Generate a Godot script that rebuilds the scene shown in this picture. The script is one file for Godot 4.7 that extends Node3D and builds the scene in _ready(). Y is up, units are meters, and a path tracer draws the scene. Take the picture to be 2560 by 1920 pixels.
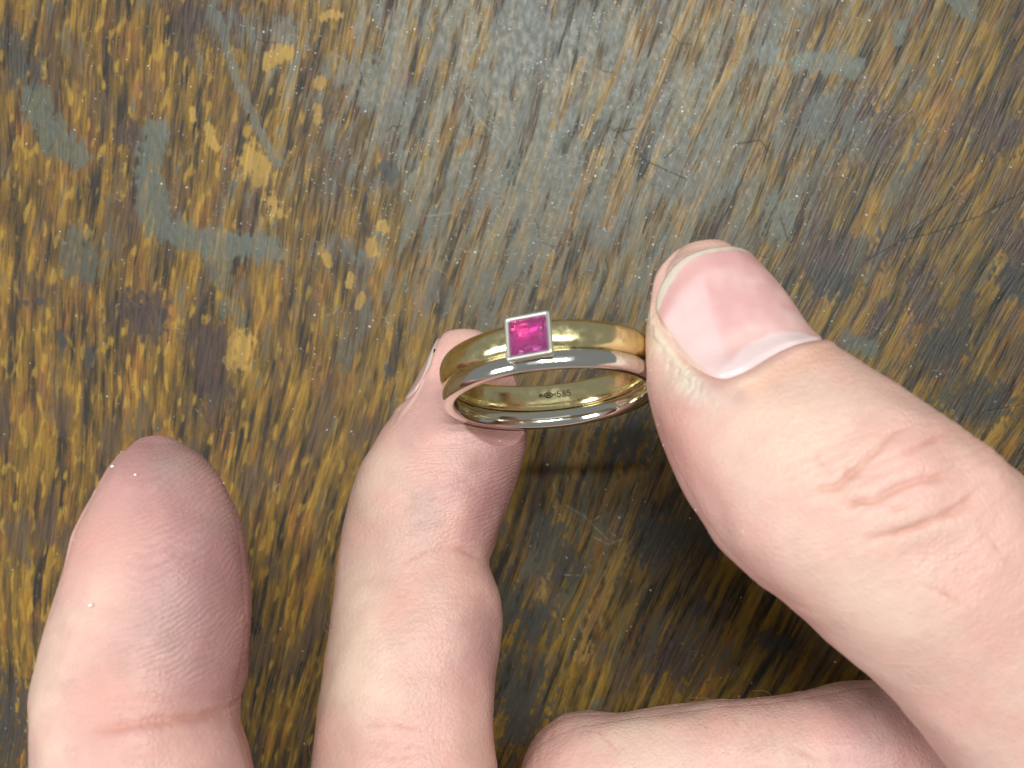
extends Node3D
# A close-up: a hand holds two stacked rings over a worn wooden workbench.
# Lengths below are in millimetres (MM turns them into metres). x runs across the bench, z towards the wrist, y up; the bench top is y = 0.

const MM := 0.001
const EYE := 150.0        # height of the lens over the bench
const FOCAL := 3096.0     # focal length in pixels of the 2560 x 1920 photograph
const TW := 2048          # bench texture, 16 pixels per millimetre
const TH := 1536

var rng := RandomNumberGenerator.new()
var noises := {}

# ring axes, found from the outlines of both bands
var ring_c := Vector3(3.54, 34.85, -0.13)
var ring_u := Vector3(0.99663, 0.0, -0.08197)
var ring_v := Vector3(-0.02444, 0.95453, -0.29711)
var ring_a := Vector3(0.07824, 0.29811, 0.95132)
const RING_R := 10.2
const RING_IN := 8.83


func _ready() -> void:
	rng.seed = 7
	make_camera()
	make_light()
	make_bench()
	make_hand()
	make_gold_ring()
	make_silver_ring()
	make_dust()
	make_fibres()


# ---------------------------------------------------------------- camera and light

func make_camera() -> void:
	var cam := Camera3D.new()
	cam.name = "camera"
	add_child(cam)
	cam.position = Vector3(0, EYE * MM, 0)
	cam.rotation = Vector3(-PI / 2, 0, 0)
	var lens := CameraAttributesPhysical.new()
	lens.frustum_focal_length = 12.0 / (960.0 / FOCAL)
	lens.frustum_near = 0.01
	lens.frustum_far = 20.0
	lens.frustum_focus_distance = 0.124
	lens.exposure_aperture = 34.0
	cam.attributes = lens
	cam.fov = rad_to_deg(2.0 * atan(960.0 / FOCAL))
	cam.near = 0.01
	cam.far = 20.0
	cam.current = true


func make_light() -> void:
	var world := WorldEnvironment.new()
	world.name = "room_air"
	var env := Environment.new()
	env.background_mode = Environment.BG_COLOR
	env.background_color = lin(0.22, 0.229, 0.226)
	env.background_energy_multiplier = 1.0
	env.tonemap_mode = Environment.TONE_MAPPER_LINEAR
	env.tonemap_exposure = 1.09
	env.sdfgi_enabled = true
	env.ssao_enabled = true
	env.ssil_enabled = true
	world.environment = env
	add_child(world)
	for k in 2:      # the twin fluorescent tubes over the bench
		area_light("tube_light", Vector3(0.05, 1.2, -0.30 - 0.15 * k), Vector3(0.05, 0, -0.02), Vector2(0.62, 0.045), 0.86, Color(0.97, 1.0, 0.985))
	# the white ceiling that they light
	area_light("ceiling_light", Vector3(0.0, 1.6, -0.55), Vector3.ZERO, Vector2(1.5, 0.9), 0.2, Color(0.97, 1.0, 0.985))
	area_light("window_light", Vector3(-1.0, 0.95, 0.15), Vector3.ZERO, Vector2(0.6, 0.5), 0.95, Color(0.95, 0.98, 1.0))


func area_light(called: String, from: Vector3, to: Vector3, size: Vector2, energy: float, color: Color) -> void:
	var l := AreaLight3D.new()
	l.name = called
	l.area_size = size
	l.light_energy = energy
	l.light_color = color
	l.shadow_enabled = true
	l.area_range = 6.0
	l.area_attenuation = 2.0
	add_child(l, true)
	l.look_at_from_position(from, to, Vector3(0, 0, -1) if absf((to - from).normalized().y) > 0.9 else Vector3.UP)


# ---------------------------------------------------------------- helpers

func at(px: float, py: float, h: float) -> Vector3:
	var s := (EYE - h) / FOCAL
	return Vector3((px - 1280.0) * s, h, (py - 960.0) * s)


func flat(px: float, py: float, h: float) -> Vector2:
	var p := at(px, py, h)
	return Vector2(p.x, p.z)


func noise(seed_: int, freq: float, octaves := 1, kind := FastNoiseLite.TYPE_SIMPLEX_SMOOTH) -> FastNoiseLite:
	var key := "%d %f %d %d" % [seed_, freq, octaves, kind]
	if not noises.has(key):
		var n := FastNoiseLite.new()
		n.noise_type = kind
		n.seed = seed_
		n.frequency = freq
		n.fractal_type = FastNoiseLite.FRACTAL_FBM if octaves > 1 else FastNoiseLite.FRACTAL_NONE
		n.fractal_octaves = octaves
		noises[key] = n
	return noises[key]


func cells(seed_: int, freq: float) -> FastNoiseLite:
	var key := "cells %d" % seed_
	if not noises.has(key):
		var n := FastNoiseLite.new()
		n.noise_type = FastNoiseLite.TYPE_CELLULAR
		n.cellular_return_type = FastNoiseLite.RETURN_CELL_VALUE
		n.seed = seed_
		n.frequency = freq
		n.fractal_type = FastNoiseLite.FRACTAL_NONE
		noises[key] = n
	return noises[key]


func lin(r: float, g: float, b: float) -> Color:     # a linear value, for albedo_color
	return Color(r, g, b).linear_to_srgb()


func tag(o: Node3D, label: String, category := "", kind := "", group := "") -> void:
	o.set_meta("label", label)
	if category:
		o.set_meta("category", category)
	if kind:
		o.set_meta("kind", kind)
	if group:
		o.set_meta("group", group)


func put(called: String, mesh: Mesh, m: Material, parent: Node = self) -> MeshInstance3D:
	var o := MeshInstance3D.new()
	o.name = called
	o.mesh = mesh
	o.material_override = m
	parent.add_child(o, true)
	return o


func from_arrays(v: PackedVector3Array, n: PackedVector3Array, c: PackedColorArray, uv: PackedVector2Array, idx: PackedInt32Array) -> ArrayMesh:
	var a := []
	a.resize(Mesh.ARRAY_MAX)
	a[Mesh.ARRAY_VERTEX] = v
	if n.size():
		a[Mesh.ARRAY_NORMAL] = n
	if c.size():
		a[Mesh.ARRAY_COLOR] = c
	if uv.size():
		a[Mesh.ARRAY_TEX_UV] = uv
	a[Mesh.ARRAY_INDEX] = idx
	var m := ArrayMesh.new()
	m.add_surface_from_arrays(Mesh.PRIMITIVE_TRIANGLES, a)
	return m


func seg_dist(p: Vector2, a: Vector2, b: Vector2) -> float:
	var ab := b - a
	var t := clampf((p - a).dot(ab) / maxf(ab.length_squared(), 1e-9), 0.0, 1.0)
	return p.distance_to(a + ab * t)


# ---------------------------------------------------------------- bench

# marks on the bench top: [kind, half width, softness of the outline, points ...] in pixels of the photograph
# kinds: g grey grime, o olive grime, b brown stain, d dark stain and shade painted beneath the hand, y bare yellow wood, w worn ochre streak, c crack, s pale scratch
func bench_marks() -> Array:
	var m := [
		["o", 42, 0.5, 388, 330, 372, 450, 392, 560, 470, 592, 600, 612, 680, 622], ["g", 34, 0.6, 545, 640, 556, 700],
		["o", 44, 0.6, 85, 245, 120, 320, 185, 385], ["g", 30, 0.7, 118, 335, 130, 370], ["g", 62, 0.7, 185, 610, 205, 650],
		["g", 15, 0.5, 545, 40, 585, 190, 640, 310, 690, 410], ["g", 60, 0.9, 700, 75, 720, 80], ["g", 55, 1.0, 860, 190, 960, 170],
		["g", 70, 1.0, 920, 240, 1010, 260], ["d", 30, 0.6, 965, 420, 975, 440], ["b", 60, 1.0, 330, 780, 360, 800], ["b", 55, 1.0, 520, 840, 530, 980],
		["d", 45, 1.0, 30, 110, 70, 170], ["d", 16, 0.5, 150, 835, 155, 855], ["d", 14, 0.5, 225, 880, 225, 905], ["d", 8, 0.3, 64, 755, 65, 758],
		["d", 12, 0.4, 94, 752, 97, 752], ["d", 12, 0.5, 970, 920, 975, 930], ["g", 26, 0.6, 570, 770, 600, 800], ["g", 24, 0.6, 900, 645, 920, 645],
		["y", 42, 0.8, 630, 390, 650, 440], ["y", 26, 0.9, 676, 500, 690, 530], ["y", 22, 0.8, 665, 150, 720, 130], ["y", 16, 0.7, 815, 40, 850, 38],
		["y", 18, 0.6, 795, 205, 800, 208], ["y", 14, 0.6, 793, 270, 795, 300], ["y", 13, 0.6, 520, 318, 523, 328], ["y", 13, 0.6, 528, 345, 538, 368],
		["y", 8, 0.6, 480, 272, 486, 300], ["y", 34, 0.8, 590, 900, 612, 850], ["y", 9, 0.6, 105, 150, 110, 190], ["y", 18, 0.8, 925, 605, 930, 630],
		["y", 16, 0.7, 955, 555, 958, 570], ["y", 12, 0.7, 815, 640, 818, 660], ["y", 12, 0.6, 876, 690, 872, 715], ["y", 11, 0.6, 905, 740, 893, 765],
		["w", 11, 0.8, 1625, 0, 1590, 70, 1545, 170, 1500, 265, 1465, 340], ["w", 15, 0.8, 1735, -10, 1690, 90, 1655, 190, 1610, 300, 1570, 400, 1525, 480],
		["w", 16, 0.9, 1880, 40, 1845, 110, 1800, 210, 1770, 290], ["w", 20, 0.9, 1965, 180, 1940, 270, 1905, 350, 1870, 430], ["w", 13, 0.9, 1450, 150, 1425, 220, 1385, 320],
		["w", 17, 0.9, 1490, 380, 1460, 470, 1425, 560], ["w", 17, 0.9, 1580, 390, 1555, 470, 1520, 560], ["w", 12, 0.8, 1380, 640, 1350, 740], ["w", 12, 0.8, 1470, 690, 1450, 780],
		["w", 18, 0.9, 1230, 20, 1205, 110, 1180, 160], ["w", 14, 0.8, 1205, 310, 1150, 380], ["w", 24, 1.0, 1990, 60, 1965, 130], ["w", 14, 0.8, 1760, 310, 1730, 330],
		["w", 16, 0.8, 1135, 580, 1150, 520, 1190, 460], ["w", 24, 0.9, 1470, 1090, 1440, 1180], ["w", 14, 0.9, 1395, 1260, 1380, 1310], ["w", 22, 1.0, 1560, 1360, 1500, 1500, 1450, 1640],
		["w", 16, 1.0, 1380, 1350, 1350, 1500], ["w", 12, 0.9, 1640, 1090, 1600, 1200, 1560, 1330],
		["o", 36, 0.5, 1905, 130, 1990, 152, 2135, 165], ["o", 22, 0.4, 2250, 62, 2248, 100], ["o", 34, 0.5, 2390, -10, 2410, 20], ["o", 13, 0.4, 2398, 205, 2400, 208],
		["g", 55, 1.0, 2040, 270, 2060, 330], ["o", 40, 0.9, 1950, 520, 1945, 580], ["g", 60, 1.0, 1790, 330, 1760, 480], ["g", 90, 1.0, 1290, 430, 1340, 640],
		["b", 72, 0.8, 2060, 630, 2090, 690, 2130, 640], ["d", 40, 0.9, 2060, 705, 2110, 715], ["b", 50, 0.7, 2300, 715, 2310, 770], ["b", 26, 0.8, 2210, 770, 2170, 850],
		["b", 40, 0.9, 2240, 590, 2200, 640], ["d", 42, 0.6, 2520, 700, 2580, 710], ["g", 18, 0.7, 2530, 735, 2580, 745], ["d", 52, 1.0, 2380, 850, 2330, 890],
		["d", 26, 0.8, 2425, 745, 2400, 810], ["o", 26, 0.7, 2120, 850, 2170, 870], ["b", 60, 1.0, 2545, 600, 2560, 650], ["b", 70, 1.0, 2480, 310, 2500, 330],
		["b", 90, 1.2, 2080, 300, 2190, 330], ["b", 60, 1.2, 480, 40, 560, 60], ["b", 40, 1.0, 320, 330, 350, 370], ["b", 90, 1.2, 1310, 60, 1330, 110],
		["d", 70, 1.1, 1560, 1110, 1590, 1090], ["d", 55, 1.1, 1370, 1310, 1400, 1420], ["d", 70, 1.1, 1640, 1340, 1760, 1320], ["d", 60, 1.2, 1260, 1500, 1330, 1560],  # dark marks between finger and thumb: mostly the hand's shade, painted on
		["d", 80, 1.2, 1290, 1700, 1310, 1800], ["b", 60, 1.2, 1660, 1640, 1700, 1660], ["b", 30, 0.9, 1740, 1520, 1760, 1525], ["d", 30, 0.9, 1910, 1600, 1960, 1610],  # the dark marks here carry on the hand's painted shade
		["d", 60, 1.0, 2390, 1000, 2480, 1010], ["d", 90, 1.2, 20, 1760, 60, 1860],
		["c", 3.0, 0.3, 2170, 650, 2260, 600, 2340, 580, 2450, 540, 2560, 480], ["c", 2.6, 0.3, 2210, 640, 2300, 560, 2380, 500, 2450, 430, 2540, 330],
		["c", 4.0, 0.4, 2262, 560, 2300, 470, 2332, 400, 2345, 350], ["c", 2.0, 0.3, 2120, 380, 2132, 350, 2138, 330], ["c", 2.4, 0.3, 935, 850, 985, 720, 1010, 620],
		["c", 2.6, 0.3, 140, 0, 120, 90, 75, 240, 45, 350, 0, 460], ["c", 2.0, 0.3, 192, 20, 185, 120, 165, 230], ["c", 2.4, 0.3, 180, 960, 195, 820, 205, 740],
		["c", 2.0, 0.3, 2300, 40, 2270, 90], ["c", 2.2, 0.3, 2100, 1060, 2160, 980], ["c", 1.8, 0.3, 1630, 1270, 1690, 1290], ["c", 1.8, 0.3, 1840, 360, 1900, 350, 1925, 380],
		["c", 1.5, 0.4, 1540, 330, 1590, 320], ["c", 1.5, 0.4, 1660, 395, 1690, 370], ["c", 1.4, 0.4, 1560, 350, 1575, 365], ["c", 1.4, 0.3, 1600, 395, 1720, 450],
		["c", 2.0, 0.3, 900, 180, 910, 215], ["c", 2.0, 0.3, 875, 200, 880, 210], ["c", 2.0, 0.3, 1950, 540, 1970, 600], ["c", 2.6, 0.3, 2560, 1010, 2460, 1030],
		["s", 2.0, 0.4, 1155, 225, 1195, 295, 1260, 360], ["s", 2.2, 0.4, 1755, 365, 1725, 420, 1712, 470], ["s", 1.6, 0.4, 1520, 330, 1560, 440], ["s", 1.5, 0.4, 1060, 540, 1130, 530],
		["s", 1.4, 0.3, 1410, 1260, 1460, 1290, 1520, 1350], ["s", 1.4, 0.3, 1480, 1340, 1520, 1360, 1560, 1345], ["s", 1.3, 0.3, 1410, 1436, 1450, 1438], ["s", 1.5, 0.4, 2210, 330, 2280, 270],
	]
	var r := RandomNumberGenerator.new()
	r.seed = 21
	for k in 150:      # fine scratches, mostly where the film of grime is thickest
		var p := Vector2(r.randfn(1420, 420), r.randfn(380, 330))
		var d := Vector2.from_angle(r.randf_range(0, TAU)) * r.randf_range(14, 60)
		var bend := d.orthogonal() * r.randf_range(-0.25, 0.25)
		m.append(["s" if r.randf() < 0.62 else "c", r.randf_range(0.7, 1.3), 0.3, p.x, p.y, p.x + d.x * 0.5 + bend.x, p.y + d.y * 0.5 + bend.y, p.x + d.x, p.y + d.y])
	for k in 60:
		var p := Vector2(r.randf_range(-40, 2600), r.randf_range(-40, 1960))
		var d := Vector2.from_angle(r.randf_range(0, TAU)) * r.randf_range(10, 40)
		m.append(["s" if r.randf() < 0.4 else "c", r.randf_range(0.7, 1.2), 0.3, p.x, p.y, p.x + d.x, p.y + d.y])
	return m


var marks := []
var rows_color := []
var rows_data := []
var row_step := 1.29                # pixels of the photograph per texel, and what lies at the middle of the sheet
var row_mid := Vector2(1280, 960)


func bench_row(j: int) -> void:
	var y := row_mid.y + (j - TH / 2.0) * row_step
	var fibre := noise(1, 0.17)
	var fibre2 := noise(2, 0.31)
	var streak := noise(3, 0.042)
	var wide := noise(4, 0.014)
	var film := noise(5, 0.034, 3)
	var blot := noise(6, 0.006, 3)
	var fleck := noise(7, 0.05)
	var fine := noise(8, 0.055, 2)
	var tint := noise(9, 0.011, 2)
	var grit := noise(10, 0.5)
	var tone := noise(11, 0.028, 2)
	var bend := noise(12, 0.0016)
	var flake := cells(13, 0.065)
	var chip := cells(14, 0.032)
	var far_y := minf(y, 2200.0) + 0.15 * maxf(y - 2200.0, 0.0)
	# the marks that reach this row
	var live := []
	for m in marks:
		var lo := 1e9
		var hi := -1e9
		for k in range(4, m.size(), 2):
			lo = minf(lo, m[k])
			hi = maxf(hi, m[k])
		var reach: float = m[1] * (1.0 + m[2]) + 2.0
		if y > lo - reach and y < hi + reach:
			var pts := PackedVector2Array()
			var x0 := 1e9
			var x1 := -1e9
			for k in range(3, m.size(), 2):
				pts.append(Vector2(m[k], m[k + 1]))
				x0 = minf(x0, m[k])
				x1 = maxf(x1, m[k])
			live.append([m[0], float(m[1]), float(m[2]), pts, x0 - reach, x1 + reach])
	var col := PackedByteArray()
	col.resize(TW * 3)
	var dat := PackedByteArray()
	dat.resize(TW * 3)
	for i in TW:
		var x := row_mid.x + (i - TW / 2.0) * row_step
		var fi := fine.get_noise_2d(x, y * 0.55)
		var warp := bend.get_noise_2d(x, y) * 16.0
		var u := (x + 190.0 + warp) / (5600.0 - far_y) * 4640.0      # the grain fans out slightly
		var f1 := fibre.get_noise_2d(u, y * 0.05)
		var f2 := fibre2.get_noise_2d(u, y * 0.04)
		var s1 := streak.get_noise_2d(u, y * 0.14)
		var w1 := wide.get_noise_2d(u, y * 0.2)
		var b1 := blot.get_noise_2d(x, y * 0.75)
		var t1 := tone.get_noise_2d(u * 1.1, y * 0.13)
		var ru := u + 2.0 * f2 + 1.5 * f1
		var ry := y + 46.0 * f1 + 60.0 * f2 + 12.0 * fi
		var c1 := flake.get_noise_2d(ru, ry * 0.10)
		var c2 := chip.get_noise_2d(ru * 1.0 + 40.0, ry * 0.11)
		# bare wood: brown to ochre to yellow
		var q := clampf(0.43 + 0.26 * s1 + 0.12 * f1 + 0.15 * f2 + 0.28 * t1 + 0.10 * fi + 0.26 * c1 + 0.20 * c2, 0.0, 1.0)
		var left := smoothstep(1500.0, 300.0, x)
		var r := lerpf(0.015, 0.245, q)
		var g := lerpf(0.009, 0.127, q)
		var b := lerpf(0.003, 0.009, q)
		var red := clampf(tint.get_noise_2d(u + 300.0, y * 0.35) * 1.6, 0.0, 1.0)
		g *= 1.0 - 0.2 * red
		b *= 1.0 + 0.1 * red
		r *= 1.0 + 0.06 * left
		var h := 0.5 + 0.10 * f1 + 0.08 * f2 + 0.05 * s1
		var rough := 0.42 - 0.05 * f1 + 0.12 * left + 0.06 * fi
		# yellow flecks, most on the left
		var fl := smoothstep(0.34, 0.74, fleck.get_noise_2d(u + 90.0, y * 0.30) + 0.10 * left - 0.12 + 0.12 * fi + 0.14 * c1)
		fl *= 0.12 + 0.58 * left
		r = lerpf(r, 0.33, fl)
		g = lerpf(g, 0.185, fl)
		b = lerpf(b, 0.018, fl)
		# dark pores along the grain
		var po := smoothstep(0.30, 0.62, -f2 - 0.35 * f1 + 0.1)
		r *= 1.0 - 0.4 * po
		g *= 1.0 - 0.36 * po
		b *= 1.0 - 0.28 * po
		h -= 0.16 * po
		# what lies on it
		var stain := smoothstep(0.12, 0.5, 0.45 * w1 + 0.85 * b1 + 0.2 * s1 + 0.2 * fi - 0.22 * c2 + 0.12 * c1)
		var heavy := exp(-((x - 1420.0) * (x - 1420.0) / 560000.0 + (y - 330.0) * (y - 330.0) / 330000.0))
		var low := exp(-((x - 1480.0) * (x - 1480.0) / 160000.0 + (y - 1420.0) * (y - 1420.0) / 170000.0))  # thicker grime below the hand: mostly its shade, put into the colour
		var top := smoothstep(420.0, 0.0, y)
		var gm := 0.60 * film.get_noise_2d(u * 0.8, y * 0.15) + 0.30 * s1 + 0.40 * b1 + 0.20 * fi + 0.16 * f1 + 0.26 * c2 + 0.16 * c1 - 0.46 + 0.90 * heavy + 0.40 * low + 0.10 * top - 0.16 * left
		var grime := smoothstep(-0.12, 0.30, gm)
		var olive := 0.5 + 0.5 * tint.get_noise_2d(x, y)
		var dark := 0.0
		var bare := 0.0
		var deep := 0.0
		var worn := 0.0
		var crack := 0.0
		var scratch := 0.0
		var film_up := 0.0
		for m in live:
			if x < m[4] or x > m[5]:
				continue
			var p := Vector2(x, y)
			var d := 1e9
			var pts: PackedVector2Array = m[3]
			for k in pts.size() - 1:
				d = minf(d, seg_dist(p, pts[k], pts[k + 1]))
			var kind: String = m[0]
			var soft: float = m[2]
			var e: float = 1.0 - d / m[1] + soft * (0.75 * fi + 0.55 * s1 + 0.25 * f1)
			if kind == "c" or kind == "s":
				e = smoothstep(0.0, 0.5, 1.0 - d / (m[1] * (0.75 if kind == "c" else 1.0)) + 0.5 * fi)
				if kind == "c":
					crack = maxf(crack, e)
				else:
					scratch = maxf(scratch, e * (0.6 + 0.5 * fi))
				continue
			e = smoothstep(0.0, 0.36 if soft < 0.8 else 0.5, e)
			match kind:
				"g":
					grime = maxf(grime, e * 0.92)
				"o":
					grime = maxf(grime, e)
					film_up = maxf(film_up, e)
				"b":
					deep = maxf(deep, e)
				"d":
					dark = maxf(dark, e)
				"y":
					bare = maxf(bare, e)
				"w":
					worn = maxf(worn, e)
		grime *= 1.0 - 0.93 * worn
		grime *= 1.0 - bare
		stain *= 1.0 - 0.6 * maxf(worn, bare)
		r = lerpf(r, 0.27 + 0.1 * q, bare * 0.8)
		g = lerpf(g, 0.16 + 0.05 * q, bare * 0.8)
		b = lerpf(b, 0.036, bare * 0.8)
		r = lerpf(r, 0.20 + 0.12 * f1, worn * 0.55)
		g = lerpf(g, 0.115 + 0.08 * f1, worn * 0.55)
		b = lerpf(b, 0.034, worn * 0.55)
		var st := stain * 0.78
		r = lerpf(r, 0.062 + 0.03 * f1, st)
		g = lerpf(g, 0.034 + 0.016 * f1, st)
		b = lerpf(b, 0.017, st)
		deep *= 0.9 * (1.0 - 0.6 * maxf(worn, bare))
		r = lerpf(r, 0.040 + 0.02 * f1, deep)
		g = lerpf(g, 0.022 + 0.01 * f1, deep)
		b = lerpf(b, 0.018, deep)
		var gv := 1.0 + 0.28 * film_up + 0.22 * fi + 0.14 * grit.get_noise_2d(x, y) + 0.12 * f1
		var ga := grime * clampf(0.72 + 0.16 * film_up - 0.32 * f1 - 0.26 * f2 - 0.16 * c1, 0.0, 1.0)
		r = lerpf(r, lerpf(0.053, 0.050, olive) * gv, ga)
		g = lerpf(g, lerpf(0.056, 0.051, olive) * gv, ga)
		b = lerpf(b, lerpf(0.047, 0.032, olive) * gv, ga)
		r = lerpf(r, 0.022 * gv, dark * 0.82)
		g = lerpf(g, 0.021 * gv, dark * 0.82)
		b = lerpf(b, 0.019 * gv, dark * 0.82)
		r = lerpf(r, 0.018, crack * 0.62)
		g = lerpf(g, 0.018, crack * 0.62)
		b = lerpf(b, 0.018, crack * 0.62)
		r = lerpf(r, 0.27, scratch * 0.5)
		g = lerpf(g, 0.28, scratch * 0.5)
		b = lerpf(b, 0.27, scratch * 0.5)
		h = lerpf(h, 0.62 + 0.05 * fi + 0.02 * f1, grime * 0.75)
		h -= 0.14 * film_up * (1.0 - 0.4 * fi)
		h -= 0.30 * crack + 0.10 * scratch
		h += 0.05 * grit.get_noise_2d(x * 0.7 + 40.0, y * 0.7)
		rough = lerpf(rough, 0.38 + 0.10 * fi, grime)
		rough = lerpf(rough, 0.45, dark)
		var gg := 1.0 + 0.20 * grit.get_noise_2d(x * 0.9 + 500.0, y * 0.5) + 0.08 * grit.get_noise_2d(x * 0.35, y * 0.3 + 900.0)
		r *= gg
		g *= gg
		b *= gg
		var k3 := i * 3
		col[k3] = srgb8(r)
		col[k3 + 1] = srgb8(g)
		col[k3 + 2] = srgb8(b)
		dat[k3] = int(clampf(h, 0.0, 1.0) * 255.0)
		dat[k3 + 1] = int(clampf(rough, 0.0, 1.0) * 255.0)
		dat[k3 + 2] = 0
	rows_color[j] = col
	rows_data[j] = dat


func srgb8(v: float) -> int:
	v = clampf(v, 0.0, 1.0)
	return int((12.92 * v if v <= 0.0031308 else 1.055 * pow(v, 1.0 / 2.4) - 0.055) * 255.0 + 0.5)


func joined(rows: Array) -> ImageTexture:
	var all := PackedByteArray()
	for row in rows:
		all.append_array(row)
	return ImageTexture.create_from_image(Image.create_from_data(TW, TH, false, Image.FORMAT_RGB8, all))


func wood(step: float, mid: Vector2) -> StandardMaterial3D:
	row_step = step
	row_mid = mid
	rows_color.resize(TH)
	rows_data.resize(TH)
	var job := WorkerThreadPool.add_group_task(bench_row, TH, -1, true)
	WorkerThreadPool.wait_for_group_task_completion(job)
	var data := joined(rows_data)
	var m := StandardMaterial3D.new()
	m.resource_name = "worn_wood"
	m.albedo_texture = joined(rows_color)
	m.roughness = 1.0
	m.roughness_texture = data
	m.roughness_texture_channel = BaseMaterial3D.TEXTURE_CHANNEL_GREEN
	m.heightmap_enabled = true
	m.heightmap_texture = data
	m.heightmap_scale = 0.009
	m.metallic_specular = 0.36
	return m


func make_bench() -> void:
	marks = bench_marks()
	for n in [[1, 0.17, 1], [2, 0.31, 1], [3, 0.042, 1], [4, 0.014, 1], [5, 0.034, 3], [6, 0.006, 3], [7, 0.05, 1], [8, 0.055, 2], [9, 0.011, 2], [10, 0.5, 1], [11, 0.028, 2], [12, 0.0016, 1]]:
		noise(n[0], n[1], n[2])
	cells(13, 0.065)
	cells(14, 0.032)
	# a fine sheet of 128 x 96 mm under the hand and the same wood in coarser grain over the rest, 512 x 384 mm in all
	var near := wood(1.29, Vector2(1280, 960))
	var wide := wood(5.16, Vector2(1280 + 40 * 20.64, 960 + 40 * 20.64))
	var lo := Vector2(-216, -152)
	var hi := Vector2(296, 232)
	var xs := [lo.x, -64.0, 64.0, hi.x]
	var zs := [lo.y, -48.0, 48.0, hi.y]
	var mesh := ArrayMesh.new()
	for part in 2:
		var v := PackedVector3Array()
		var n := PackedVector3Array()
		var uv := PackedVector2Array()
		var idx := PackedInt32Array()
		for tx in 3:
			for tz in 3:
				if (tx == 1 and tz == 1) != (part == 0):
					continue
				var first := v.size()
				for c in [[0, 0], [1, 0], [1, 1], [0, 1]]:
					var p := Vector2(xs[tx + c[0]], zs[tz + c[1]])
					v.append(Vector3(p.x, 0, p.y) * MM)
					n.append(Vector3.UP)
					uv.append(Vector2(c[0], c[1]) if part == 0 else (p - lo) / (hi - lo))
				for k in [0, 1, 2, 0, 2, 3]:
					idx.append(first + k)
		if part == 1:      # the edges and the underside of the slab
			var corners := [lo, Vector2(hi.x, lo.y), hi, Vector2(lo.x, hi.y)]
			for k in 4:
				var a: Vector2 = corners[k]
				var b: Vector2 = corners[(k + 1) % 4]
				var out := ((a + b) * 0.5 - (lo + hi) * 0.5).normalized()
				var first := v.size()
				for c in [[a, 0.0], [b, 0.0], [b, -38.0], [a, -38.0]]:
					v.append(Vector3(c[0].x, c[1], c[0].y) * MM)
					n.append(Vector3(out.x, 0, out.y))
					uv.append((c[0] - lo) / (hi - lo) * 0.9 + Vector2(0.04, 0.04) + out * c[1] * 0.002)
				for q in [0, 2, 1, 0, 3, 2]:
					idx.append(first + q)
			var last := v.size()
			for c in corners:
				v.append(Vector3(c.x, -38.0, c.y) * MM)
				n.append(Vector3.DOWN)
				uv.append((c - lo) / (hi - lo))
			for q in [0, 2, 1, 0, 3, 2]:
				idx.append(last + q)
		var a := []
		a.resize(Mesh.ARRAY_MAX)
		a[Mesh.ARRAY_VERTEX] = v
		a[Mesh.ARRAY_NORMAL] = n
		a[Mesh.ARRAY_TEX_UV] = uv
		a[Mesh.ARRAY_INDEX] = idx
		mesh.add_surface_from_arrays(Mesh.PRIMITIVE_TRIANGLES, a)
		mesh.surface_set_material(part, near if part == 0 else wide)
	var o := put("bench_top", mesh, null)
	tag(o, "scuffed brown wooden workbench top with grey grime and dark stains", "", "structure")


# ---------------------------------------------------------------- hand

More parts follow.
